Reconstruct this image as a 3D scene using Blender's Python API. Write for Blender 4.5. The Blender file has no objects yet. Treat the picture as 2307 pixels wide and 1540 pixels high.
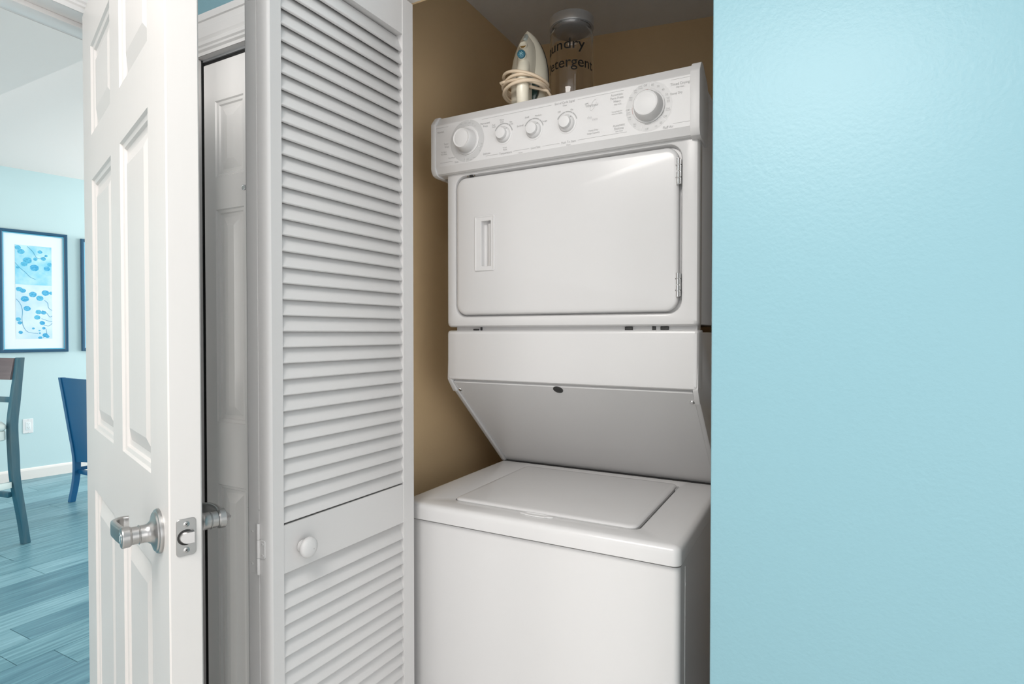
import bpy, bmesh, math, random
from mathutils import Vector, Matrix
random.seed(7)
S = bpy.context.scene
C = S.collection
PI = math.pi
H = 1.26                       # camera height

# ------------------------------------------------------------------ camera
cam = bpy.data.objects.new('camera', bpy.data.cameras.new('camera'))
C.objects.link(cam)
cam.data.sensor_width = 36.0
cam.data.lens = 36.0 * 1302.0 / 2307.0
cam.data.clip_start = 0.02
cam.location = (0, 0, H)
cam.rotation_euler = (math.radians(90 - 0.88), 0, math.radians(28.2))
S.camera = cam

# ------------------------------------------------------------------ world, lights, exposure
S.view_settings.view_transform = 'Standard'
S.view_settings.look = 'None'
S.view_settings.exposure = 0.0
S.view_settings.gamma = 1.0
S.view_settings.use_curve_mapping = False
W = bpy.data.worlds.new('world'); S.world = W
W.use_nodes = True
W.node_tree.nodes['Background'].inputs[0].default_value = (0.9, 0.95, 1.0, 1)
W.node_tree.nodes['Background'].inputs[1].default_value = 1.0

def area(name, loc, rot, sx, sy, power, col, shape='RECTANGLE'):
    l = bpy.data.lights.new(name, 'AREA'); l.shape = shape
    l.size = sx
    if shape in ('RECTANGLE', 'ELLIPSE'): l.size_y = sy
    l.energy = power; l.color = col
    o = bpy.data.objects.new(name, l); C.objects.link(o)
    o.location = loc; o.rotation_euler = rot
    return o
# flush ceiling lamp of the hall, two unseen fill lights added behind and beside the camera, daylight of the dining room windows
area('hall_ceiling_panel', (-0.48, -0.42, 2.42), (0, 0, 0), 0.95, 0.95, 46, (1.0, 0.955, 0.91))
area('hall_fill_light', (0.65, -2.72, 0.85), (math.radians(90), 0, 0), 2.1, 1.6, 13, (1.0, 0.96, 0.925))  # added fill from behind the camera, no real window
area('hall_side_fill_light', (2.22, -1.15, 1.05), (0, math.radians(90), 0), 2.0, 2.2, 31, (1.0, 0.96, 0.925))  # added fill from the right to brighten closet and louvres
area('dining_window_light', (-4.2, 4.85, 1.45), (math.radians(-90), 0, 0), 2.6, 2.0, 122, (1.0, 0.97, 0.95))
area('dining_side_window_light', (-4.3, -2.9, 1.5), (math.radians(90), 0, 0), 2.4, 1.8, 85, (1.0, 0.955, 0.91))

# ------------------------------------------------------------------ materials
def lin(c):
    c = c / 255.0
    return c / 12.92 if c <= 0.04045 else ((c + 0.055) / 1.055) ** 2.4
def rgb(r, g, b): return (lin(r), lin(g), lin(b), 1)
def mat(name, col, rough=0.5, metal=0.0, bump=None, coat=0.0, spec=0.5, vary=None):
    m = bpy.data.materials.new(name); m.use_nodes = True
    nt = m.node_tree; b = nt.nodes['Principled BSDF']
    b.inputs['Base Color'].default_value = col
    b.inputs['Roughness'].default_value = rough
    b.inputs['Metallic'].default_value = metal
    b.inputs['Specular IOR Level'].default_value = spec
    if coat: b.inputs['Coat Weight'].default_value = coat; b.inputs['Coat Roughness'].default_value = 0.08
    tc = nt.nodes.new('ShaderNodeTexCoord')
    if bump:
        scale, strength, stretch = bump
        mp = nt.nodes.new('ShaderNodeMapping'); mp.inputs['Scale'].default_value = stretch
        n = nt.nodes.new('ShaderNodeTexNoise'); n.inputs['Scale'].default_value = scale; n.inputs['Detail'].default_value = 3
        bp = nt.nodes.new('ShaderNodeBump'); bp.inputs['Strength'].default_value = strength; bp.inputs['Distance'].default_value = 0.002
        nt.links.new(tc.outputs['Object'], mp.inputs['Vector']); nt.links.new(mp.outputs['Vector'], n.inputs['Vector'])
        nt.links.new(n.outputs['Fac'], bp.inputs['Height']); nt.links.new(bp.outputs['Normal'], b.inputs['Normal'])
    if vary:
        scale, col2, stretch, lo, hi = vary
        mp = nt.nodes.new('ShaderNodeMapping'); mp.inputs['Scale'].default_value = stretch
        n = nt.nodes.new('ShaderNodeTexNoise'); n.inputs['Scale'].default_value = scale; n.inputs['Detail'].default_value = 5
        rp = nt.nodes.new('ShaderNodeMapRange'); rp.inputs[1].default_value = lo; rp.inputs[2].default_value = hi
        mx = nt.nodes.new('ShaderNodeMix'); mx.data_type = 'RGBA'
        mx.inputs[6].default_value = col; mx.inputs[7].default_value = col2
        nt.links.new(tc.outputs['Object'], mp.inputs['Vector']); nt.links.new(mp.outputs['Vector'], n.inputs['Vector'])
        nt.links.new(n.outputs['Fac'], rp.inputs[0]); nt.links.new(rp.outputs[0], mx.inputs[0]); nt.links.new(mx.outputs[2], b.inputs['Base Color'])
    return m
V1 = (1, 1, 1)
M = {}
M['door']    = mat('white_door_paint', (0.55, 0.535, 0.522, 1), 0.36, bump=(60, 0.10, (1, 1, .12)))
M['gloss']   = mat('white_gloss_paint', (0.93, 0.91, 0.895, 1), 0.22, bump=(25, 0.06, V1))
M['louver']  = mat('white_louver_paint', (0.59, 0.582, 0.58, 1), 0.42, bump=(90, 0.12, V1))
M['trim']    = mat('white_trim_paint', (0.80, 0.785, 0.775, 1), 0.35)
M['enamel']  = mat('white_enamel', (0.62, 0.615, 0.615, 1), 0.23, bump=(220, 0.02, V1))
M['plastic'] = mat('white_plastic', (0.64, 0.635, 0.635, 1), 0.42)
M['panelgrey'] = mat('pale_grey_print', (0.52, 0.52, 0.52, 1), 0.35)
M['print']   = mat('grey_lettering', (0.36, 0.36, 0.36, 1), 0.5)
M['arc']     = mat('mid_grey_print', (0.36, 0.36, 0.36, 1), 0.4)
M['red']     = mat('dull_red_print', (0.42, 0.25, 0.24, 1), 0.4)
M['dark']    = mat('black_rubber', (0.025, 0.025, 0.025, 1), 0.5)
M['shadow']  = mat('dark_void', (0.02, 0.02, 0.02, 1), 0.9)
M['blue']    = mat('aqua_wall_paint', (0.222, 0.408, 0.472, 1), 0.42, bump=(140, 0.22, V1))
M['farblue'] = mat('pale_aqua_wall_paint', (0.56, 0.745, 0.775, 1), 0.6, bump=(120, 0.1, V1))
M['hall']    = mat('pale_hall_paint', (0.72, 0.715, 0.70, 1), 0.6, bump=(140, 0.15, V1))
M['tan']     = mat('tan_wall_paint', (0.84, 0.63, 0.375, 1), 0.5, bump=(140, 0.12, V1))
M['ceil']    = mat('white_ceiling_paint', (0.86, 0.88, 0.91, 1), 0.8, bump=(90, 0.1, V1))
M['nickel']  = mat('satin_nickel', (0.38, 0.378, 0.375, 1), 0.30, 1.0, bump=(400, 0.03, (1, 1, 8)))
M['chrome']  = mat('chrome', (0.72, 0.72, 0.72, 1), 0.18, 1.0)
M['steel']   = mat('brushed_steel', (0.60, 0.61, 0.63, 1), 0.38, 0.7, bump=(300, 0.05, (1, 1, 20)))
M['plank']   = mat('teal_grey_plank', rgb(82, 128, 142), 0.36, bump=(30, 0.25, (9, .5, 1)), vary=(7, rgb(128, 172, 184), (9, .45, 1), .35, .7))
M['plank2']  = mat('teal_grey_plank_darker', rgb(72, 116, 132), 0.36, bump=(30, 0.25, (9, .5, 1)), vary=(6, rgb(112, 158, 172), (8, .4, 1), .35, .72))
M['plank3']  = mat('teal_grey_plank_paler', rgb(96, 142, 156), 0.36, bump=(30, 0.25, (9, .5, 1)), vary=(8, rgb(140, 182, 194), (8, .5, 1), .3, .7))
M['ceil2']   = mat('white_dining_ceiling', (0.88, 0.815, 0.785, 1), 0.8, bump=(90, 0.1, V1))
M['hallplank'] = mat('pale_hall_plank', (0.68, 0.66, 0.63, 1), 0.4, bump=(30, 0.25, (9, .5, 1)))
M['base']    = mat('white_baseboard', (0.86, 0.83, 0.80, 1), 0.4)
M['frame']   = mat('dark_blue_frame', rgb(34, 82, 112), 0.3)
M['lip']     = mat('silver_blue_lip', rgb(96, 178, 208), 0.3)
M['matb']    = mat('white_mat_board', rgb(236, 246, 249), 0.7)
M['art1']    = mat('print_mid_blue', rgb(140, 216, 242), 0.6, vary=(9, rgb(196, 238, 252), V1, .4, .65))
M['art2']    = mat('print_pale_blue', rgb(196, 230, 250), 0.6, vary=(7, rgb(222, 243, 252), V1, .35, .65))
M['blossom'] = mat('print_blossom', rgb(52, 164, 216), 0.6, vary=(90, rgb(104, 196, 232), V1, .4, .65))
M['blossom2'] = mat('print_pale_blossom', rgb(98, 196, 232), 0.6, vary=(80, rgb(60, 160, 205), V1, .45, .7))
M['stem']    = mat('print_stem', rgb(64, 156, 196), 0.6)
M['wood']    = mat('dark_stool_wood', rgb(44, 98, 118), 0.34, vary=(14, rgb(84, 112, 122), (1, 1, .15), .4, .65))
M['wood2']   = mat('brown_stool_rail', rgb(108, 96, 100), 0.34, vary=(20, rgb(126, 114, 116), (.1, 1, 1), .4, .65))
M['cushion'] = mat('cream_cushion', rgb(226, 240, 238), 0.5)
M['navy']    = mat('navy_chair', rgb(22, 96, 144), 0.3)
M['glass']   = bpy.data.materials.new('clear_glass'); M['glass'].use_nodes = True
_b = M['glass'].node_tree.nodes['Principled BSDF']
_b.inputs['Transmission Weight'].default_value = 1.0; _b.inputs['Roughness'].default_value = 0.015; _b.inputs['IOR'].default_value = 1.45
_b.inputs['Base Color'].default_value = (0.94, 0.93, 0.92, 1)
M['black']   = mat('black_vinyl', (0.012, 0.011, 0.010, 1), 0.45)
M['cream']   = mat('cream_plastic', rgb(236, 230, 212), 0.25)
M['cord']    = mat('beige_cord', rgb(222, 203, 178), 0.5)
M['teal']    = mat('teal_dial', rgb(58, 118, 138), 0.35)
M['ltteal']  = mat('pale_teal_print', rgb(160, 205, 212), 0.45)
M['green']   = mat('dark_green_plastic', rgb(26, 56, 50), 0.35)
M['amber']   = mat('amber_water_window', rgb(150, 116, 60), 0.3)
M['palewin'] = mat('pale_spray_nozzle', rgb(205, 216, 214), 0.25)
M['sole']    = mat('dark_soleplate', rgb(58, 56, 60), 0.3, 0.6)
M['scuff']   = mat('grey_scuff', (0.38, 0.37, 0.37, 1), 0.6)
M['outlet']  = mat('outlet_white', (0.84, 0.86, 0.87, 1), 0.35)

# ------------------------------------------------------------------ helpers
ORIG = {}
def link(name, me, m, parent=None, world=True, kind=None, label=None):
    o = bpy.data.objects.new(name, me); C.objects.link(o)
    for mm in (m if isinstance(m, (list, tuple)) else [m]): me.materials.append(mm)
    if parent is not None:
        o.parent = parent
        if world and parent.get('rootloc') is not None:
            o.location = -Vector(parent['rootloc'])
    if kind: o['kind'] = kind
    if label: o['label'] = label
    return o
def finish(bm, name, sharp=35, bevel=0.0, seg=2, smooth=True):
    bmesh.ops.remove_doubles(bm, verts=bm.verts, dist=1e-6)
    bmesh.ops.recalc_face_normals(bm, faces=bm.faces)
    if bevel:
        es = [e for e in bm.edges if len(e.link_faces) == 2 and e.calc_face_angle(0) > math.radians(25)]
        bmesh.ops.bevel(bm, geom=es, offset=bevel, segments=seg, profile=0.5, affect='EDGES', clamp_overlap=True)
    me = bpy.data.meshes.new(name); bm.to_mesh(me); bm.free()
    if smooth:
        for p in me.polygons: p.use_smooth = True
        me.set_sharp_from_angle(angle=math.radians(sharp))
    return me
def build(name, bm, m, parent=None, world=True, bevel=0.0, seg=2, sharp=35, kind=None, label=None, smooth=True):
    return link(name, finish(bm, name, sharp, bevel, seg, smooth), m, parent, world, kind, label)
def root(name, loc, label=None, cat=None, group=None, kind=None, rz=0.0, world=True):
    o = bpy.data.objects.new(name, None); C.objects.link(o)
    o.location = loc; o.rotation_euler = (0, 0, rz); o.empty_display_size = 0.05
    if world: o['rootloc'] = list(loc)
    tag(o, label, cat, group, kind)
    return o
def tag(o, label=None, cat=None, group=None, kind=None):
    if label: o['label'] = label
    if cat: o['category'] = cat
    if group: o['group'] = group
    if kind: o['kind'] = kind
    return o
def box(bm, x0, x1, y0, y1, z0, z1, mi=0):
    v = [bm.verts.new((x, y, z)) for x in (x0, x1) for y in (y0, y1) for z in (z0, z1)]
    for f in ((0, 1, 3, 2), (4, 6, 7, 5), (0, 4, 5, 1), (2, 3, 7, 6), (0, 2, 6, 4), (1, 5, 7, 3)):
        bm.faces.new([v[i] for i in f]).material_index = mi
def nb(*boxes):
    bm = bmesh.new()
    for b in boxes: box(bm, *b)
    return bm
def prism(bm, pts, a0, a1, mp):
    """extrude 2D pts between a0 and a1; mp(p, q, a) -> xyz"""
    A = [bm.verts.new(mp(p, q, a0)) for p, q in pts]; B = [bm.verts.new(mp(p, q, a1)) for p, q in pts]
    n = len(pts)
    bm.faces.new(A); bm.faces.new(B[::-1])
    for i in range(n): bm.faces.new((A[i], A[(i + 1) % n], B[(i + 1) % n], B[i]))
ALONGX = lambda p, q, a: (a, p, q)
ALONGY = lambda p, q, a: (p, a, q)
ALONGZ = lambda p, q, a: (p, q, a)
def rr(a0, a1, b0, b1, r, k=6):
    out = []
    for cx, cy, s in ((a1 - r, b1 - r, 0), (a0 + r, b1 - r, 1), (a0 + r, b0 + r, 2), (a1 - r, b0 + r, 3)):
        for i in range(k + 1):
            t = (s + i / k) * PI / 2
            out.append((cx + r * math.cos(t), cy + r * math.sin(t)))
    return out
def loft(bm, loops, mp, cap0=True, cap1=True, mi=0):
    """loops: list of (pts2d, depth); mp(p,q,depth)->xyz"""
    R = [[bm.verts.new(mp(p, q, d)) for p, q in pts] for pts, d in loops]
    n = len(R[0])
    for a, b in zip(R, R[1:]):
        for i in range(n): bm.faces.new((a[i], a[(i + 1) % n], b[(i + 1) % n], b[i])).material_index = mi
    if cap0: bm.faces.new(R[0]).material_index = mi
    if cap1: bm.faces.new(R[-1][::-1]).material_index = mi
def rrl(r4, r, ins, d, k=6):
    a0, a1, b0, b1 = r4
    return (rr(a0 + ins, a1 - ins, b0 + ins, b1 - ins, max(r - ins, 0.0008), k), d)
def circ(r, n=32): return [(r * math.cos(2 * PI * i / n), r * math.sin(2 * PI * i / n)) for i in range(n)]
def lathe(bm, prof, mp, n=32, cap0=True, cap1=True, mi=0):
    """prof: (radius, depth)"""
    loft(bm, [(circ(max(r, 0.0002), n), d) for r, d in prof], mp, cap0, cap1, mi)
def tube(bm, pts, rad, n=8, flat=1.0, cap=True):
    pts = [Vector(p) for p in pts]; rings = []
    up = Vector((0, 0, 1)); prev = None
    for i, p in enumerate(pts):
        t = (pts[min(i + 1, len(pts) - 1)] - pts[max(i - 1, 0)]).normalized()
        if prev is None:
            u = t.cross(up if abs(t.z) < .9 else Vector((1, 0, 0))).normalized()
        else:
            u = (prev - t * prev.dot(t)).normalized()
        prev = u; w = t.cross(u)
        r = rad[i] if isinstance(rad, (list, tuple)) else rad
        rings.append([bm.verts.new(p + (u * math.cos(2 * PI * k / n) * flat + w * math.sin(2 * PI * k / n)) * r) for k in range(n)])
    for a, b in zip(rings, rings[1:]):
        for k in range(n): bm.faces.new((a[k], a[(k + 1) % n], b[(k + 1) % n], b[k]))
    if cap: bm.faces.new(rings[0][::-1]); bm.faces.new(rings[-1])
def smoothpts(pts, n=6):
    """Catmull-Rom"""
    P = [Vector(p) for p in pts]; out = []
    for i in range(len(P) - 1):
        p0 = P[max(i - 1, 0)]; p1 = P[i]; p2 = P[i + 1]; p3 = P[min(i + 2, len(P) - 1)]
        for k in range(n):
            t = k / n
            out.append(0.5 * ((2 * p1) + (p2 - p0) * t + (2 * p0 - 5 * p1 + 4 * p2 - p3) * t * t + (3 * p1 - p0 - 3 * p2 + p3) * t ** 3))
    out.append(P[-1]); return out
_txt = {}
def text_mesh(s, extr=0.0, res=3, fat=0.0):
    """flat mesh of a text, centred, unit size; returns (verts, faces, bounds)"""
    if (s, res) in _txt: return _txt[(s, res)]
    cu = bpy.data.curves.new('t', 'FONT'); cu.body = s; cu.size = 1.0; cu.resolution_u = res; cu.offset = fat
    o = bpy.data.objects.new('t', cu); C.objects.link(o)
    dg = bpy.context.evaluated_depsgraph_get(); dg.update()
    me = bpy.data.meshes.new_from_object(o.evaluated_get(dg))
    vs = [tuple(v.co) for v in me.vertices]; fs = [tuple(p.vertices) for p in me.polygons]
    bpy.data.objects.remove(o); bpy.data.curves.remove(cu); bpy.data.meshes.remove(me)
    xs = [v[0] for v in vs]; ys = [v[1] for v in vs]
    r = (vs, fs, (min(xs), max(xs), min(ys), max(ys)))
    _txt[(s, res)] = r; return r
def add_text(bm, s, size, place, align='C', sx=1.0, res=2):
    vs, fs, (a, b, c, d) = text_mesh(s, res=res)
    ox = {'C': (a + b) / 2, 'L': a, 'R': b}[align]
    oy = 0.36
    V = [bm.verts.new(place((v[0] - ox) * size * sx, (v[1] - oy) * size)) for v in vs]
    for f in fs:
        try: bm.faces.new([V[i] for i in f])
        except ValueError: pass

# ------------------------------------------------------------------ setting: walls, ceilings, floor
CEIL = 2.44
YW0, YW1 = 1.045, 1.145          # closet wall, front and back face
OPX0, OPX1 = -0.985, -0.169      # closet opening
HEADZ = 2.066
XL0, XL1 = -1.74, -1.60          # wall with the doorway
D2X0, D2X1 = -1.583, -1.175      # closed door
def struct(name, bm, m, bevel=0.0): return build(name, bm, m, kind='structure', bevel=bevel, smooth=bool(bevel))

fl = struct('floor', nb((-6.8, 2.3, -3.0, 5.0, -0.06, -0.006)), M['shadow'])
wid = 0.178; i = 0
r = random.Random(3)
x = -6.6
while x < -1.62:                                    # planks of the dining room, laid along the closet depth
    y = -0.6 - r.random() * 1.1
    while y < 3.6:
        y2 = min(y + 1.22, 3.7)
        if y2 > -0.5 and (x < -1.7 or y < 0.7):
            bm = nb((x + .0008, x + wid - .0008, y + .0008, y2 - .0008, -0.006, 0.0))
            build('plank', bm, M[r.choice(['plank', 'plank', 'plank2', 'plank3'])], fl, bevel=0.0012, seg=1)
        y = y2
    x += wid
x = -1.60
bmq = bmesh.new()
while x < 2.2:                                      # hall and closet, out of view
    y = -3.0 + r.random()
    box(bmq, x + .0008, x + wid - .0008, -3.0, y, -.006, 0)
    while y < 2.2:
        box(bmq, x + .0008, x + wid - .0008, y + .0008, min(y + 1.22, 2.3), -.006, 0); y += 1.22
    x += wid
build('hall_planks', bmq, M['hallplank'], fl, kind='stuff', smooth=False)

# blue wall with closet opening and narrow door
struct('wall_right', nb((OPX1, 2.3, YW0, YW1, 0, CEIL)), M['blue'], 0.004)
struct('wall_front', nb((OPX0, OPX1, YW0, YW1, HEADZ + .012, CEIL), (D2X1 + .02, OPX0, YW0, YW1, 0, CEIL), (D2X0 - .02, D2X1 + .02, YW0, YW1, 2.065, CEIL),
       (XL1, D2X0 - .02, YW0, YW1, 0, CEIL)), M['blue'])
# soffit board of the closet opening, white paint with a tan inner face
struct('trim_1', nb((OPX0, OPX1, YW0, YW1 - .004, HEADZ, HEADZ + .012)), M['trim'])
struct('trim_2', nb((OPX0 - .002, OPX1, YW1 - .004, YW1 + .002, HEADZ, CEIL)), M['tan'])
# closet
bm = bmesh.new(); box(bm, -1.17, -1.12, YW1, 2.30, 0, CEIL); struct('wall_closet_left', bm, M['tan'])
bm = bmesh.new(); prism(bm, [(-1.17, 2.135), (-0.05, 2.32), (-0.05, 2.37), (-1.17, 2.37)], 0, CEIL, ALONGZ); struct('wall_closet_back', bm, M['tan'])
struct('wall_closet_right', nb((-0.10, -0.05, YW1, 2.35, 0, CEIL)), M['hall'])
bm = bmesh.new(); box(bm, -1.12, -0.1, YW1 + .002, 2.35, CEIL, CEIL + .04); struct('ceiling_closet', bm, M['ceil'])
bm = bmesh.new(); box(bm, -1.12, OPX0, YW1 - .004, YW1 + .001, 0, CEIL); struct('trim_3', bm, M['tan'])
# hall shell
struct('ceiling', nb((XL0, 2.3, -2.8, YW1, CEIL, CEIL + .04)), M['ceil'])
struct('wall_hall_right', nb((2.25, 2.3, -2.8, -2.25, 0, CEIL), (2.25, 2.3, -.05, YW1, 0, CEIL), (2.25, 2.3, -2.25, -.05, 2.3, CEIL)), M['hall'])
struct('wall_back', nb((XL0, -0.45, -2.8, -2.75, 0, CEIL), (1.75, 2.3, -2.8, -2.75, 0, CEIL), (-.45, 1.75, -2.8, -2.75, 2.32, CEIL)), M['hall'])
# wall with the doorway the open door hangs in
DY0, DY1 = -0.085, 0.885
struct('wall_left', nb((XL0, XL1, -3.0, DY0 - .02, 0, CEIL), (XL0, XL1, DY1 + .02, 5.0, 0, CEIL), (XL0, XL1, DY0 - .02, DY1 + .02, 2.058, CEIL)), M['hall'])
struct('trim_4', nb((XL0 - .003, XL1 + .003, DY0 - .02, DY1 + .02, 2.040, 2.058), (XL0 - .003, XL1 + .003, DY1, DY1 + .02, 0, 2.04), (XL0 - .003, XL1 + .003, DY0 - .02, DY0, 0, 2.04)), M['trim'], 0.001)
struct('trim_5', nb((XL0 + .035, XL1 - .052, DY0, DY1, 2.027, 2.040), (XL0 + .035, XL1 - .052, DY1 - .012, DY1, 0, 2.028)), M['trim'], 0.002)
def casing_profile():
    return [(0, 0), (.006, 0.007), (.012, .007), (.016, .011), (.024, .011), (.028, .008), (.036, .012), (.060, .014), (.062, .012), (.078, .012), (.080, .016), (.098, .017), (.1, 0)]
bm = bmesh.new()   # hall-side casing of the doorway
prism(bm, [(XL1 + d, 2.05 + t) for t, d in casing_profile()], DY0 - .1, DY1 + .1, lambda p, q, a: (p, a, q))
struct('trim_6', bm, M['trim'])
bm = bmesh.new()   # dining-side casing
prism(bm, [(XL0 - d, 2.05 + t) for t, d in casing_profile()], DY0 - .1, DY1 + .1, lambda p, q, a: (p, a, q))
struct('trim_7', bm, M['trim'])

# dining room
WA = math.radians(10.5); WX = -6.06; WY = 2.3
wdir = Vector((math.sin(WA), math.cos(WA), 0)); wnor = Vector((math.cos(WA), -math.sin(WA), 0))
def onwall(s, z, d): return Vector((WX, WY, 0)) + wdir * s + wnor * d + Vector((0, 0, z))
def wmap(p, q, d): return onwall(p, q, d)
bm = bmesh.new(); loft(bm, [([(-5.6, 0), (2.9, 0), (2.9, 2.66), (-5.6, 2.66)], -.06), ([(-5.6, 0), (2.9, 0), (2.9, 2.66), (-5.6, 2.66)], 0)], wmap)
struct('wall_far', bm, M['farblue'])
bm = bmesh.new(); bb = [(0, 0), (.014, 0), (.014, .075), (.010, .088), (.004, .095), (0, .095)]
prism(bm, bb, -5.5, 2.8, lambda p, q, a: onwall(a, q, p)); struct('baseboard_far', bm, M['base'])
struct('ceiling_dining', nb((-7.0, XL0, -3.0, 1.343, CEIL, CEIL + .3), (-6.9, XL0, 1.343, 5.0, 2.66, 2.74)), M['ceil2'])
struct('wall_dining_window', nb((-6.5, XL0, 4.95, 5.0, 0, 2.7)), M['farblue'])
struct('wall_dining_side', nb((-7.2, XL0, -3.05, -3.0, 0, CEIL)), M['farblue'])

# ------------------------------------------------------------------ six-panel doors
def panel_loops(x0, x1, z0, z1, y, sgn):
    seq = [(0, 0), (.003, .004), (.010, .0055), (.013, .0095), (.018, .0105), (.022, .0105), (.046, .0035), (.048, .003)]
    return [([(x0 + i, z0 + i), (x1 - i, z0 + i), (x1 - i, z1 - i), (x0 + i, z1 - i)], y + sgn * d) for i, d in seq]
def six_panel_door(parent, w, z0, z1, t, xs, zs, m, e=0.002):
    bm = bmesh.new()
    X = [e, xs[0], xs[1], xs[2], xs[3], w - e]; Zs = [z0 + e] + [q for p in zs for q in p] + [z1 - e]
    for y in (0, t):
        for i in range(5):
            for j in range(len(Zs) - 1):
                if i in (1, 3) and j % 2 == 1: continue
                q = [(X[i], Zs[j]), (X[i + 1], Zs[j]), (X[i + 1], Zs[j + 1]), (X[i], Zs[j + 1])]
                bm.faces.new([bm.verts.new((a, y, b)) for a, b in q])
    o = [(0, z0), (w, z0), (w, z1), (0, z1)]; n = [(e, z0 + e), (w - e, z0 + e), (w - e, z1 - e), (e, z1 - e)]
    loft(bm, [(n, 0), (o, e), (o, t - e), (n, t)], ALONGY, False, False)
    bd = build('door_slab', bm, m, parent, world=False, sharp=20)
    for i in (0, 2):
        for (a, b) in zs:
            bm = bmesh.new()
            loft(bm, panel_loops(xs[i], xs[i + 1], a, b, 0, 1), ALONGY, False, True)
            loft(bm, panel_loops(xs[i], xs[i + 1], a, b, t, -1), ALONGY, False, True)
            build('door_panel', bm, m, parent, world=False, sharp=12)
    return bd

d1 = root('door_1', (-1.572, 0.746, 0), kind='structure', rz=math.radians(-18.9), world=False)
T1 = 0.043; W1 = 0.81
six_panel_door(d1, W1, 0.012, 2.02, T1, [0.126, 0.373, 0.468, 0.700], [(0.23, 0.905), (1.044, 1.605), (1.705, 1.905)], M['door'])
# scuff on the latch edge
# latch plate (edge at x = W1)
lat = bmesh.new()
EDGE = lambda p, q, d: (W1 + d, p, q)
cy_ = T1 / 2
loft(lat, [rrl((cy_ - .0128, cy_ + .0128, .9425, .9955), .005, 0, -.001), rrl((cy_ - .0128, cy_ + .0128, .9425, .9955), .005, 0, .0009), rrl((cy_ - .0128, cy_ + .0128, .9425, .9955), .005, .0005, .0014)], EDGE)
plate = build('latch_plate', lat, M['nickel'], d1, world=False, label='satin nickel latch plate')
bm = bmesh.new(); lathe(bm, [(.0112, .0012), (.0112, .0016), (.0104, .0017)], lambda p, q, d: (W1 + d, cy_ - .0005 + p, .969 + q), 28)
build('latch_hole', bm, M['shadow'], plate, world=False)
bm = bmesh.new()
pts = [(-.0085 + .0, -.0), ] 
prof = [(.0105 * math.cos(a), .0088 * math.sin(a)) for a in [PI / 2 + PI * k / 10 for k in range(11)]] + [(.0085, -.0088), (.0085, .0088)]
loft(bm, [(prof, .0005), (prof, .006), ([(p * .9 + .0008, q * .88) for p, q in prof], .0085)], lambda p, q, d: (W1 + d - (.004 * (0 if p > 0 else -p / .01)), cy_ + .0005 + p, .969 + q))
build('latch_bolt', bm, M['nickel'], plate, world=False, sharp=30)
for zz in (.9505, .9875):
    bm = bmesh.new(); lathe(bm, [(.0042, .001), (.0042, .0017), (.0034, .0021)], lambda p, q, d: (W1 + d, cy_ + p, zz + q), 18)
    sc = build('screw', bm, M['nickel'], plate, world=False)
for zz in (.9505, .9875):
    bm = bmesh.new()
    for a in (.5, .5 + PI / 2):
        c, s = math.cos(a), math.sin(a)
        pp = [(-.0022 * c + .0004 * s, -.0022 * s - .0004 * c), (.0022 * c + .0004 * s, .0022 * s - .0004 * c), (.0022 * c - .0004 * s, .0022 * s + .0004 * c), (-.0022 * c - .0004 * s, -.0022 * s + .0004 * c)]
        prism(bm, pp, .0019, .0023, lambda p, q, d: (W1 + d, cy_ + p, zz + q))
    build('screw_slot', bm, M['shadow'], plate, world=False, smooth=False)

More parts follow.
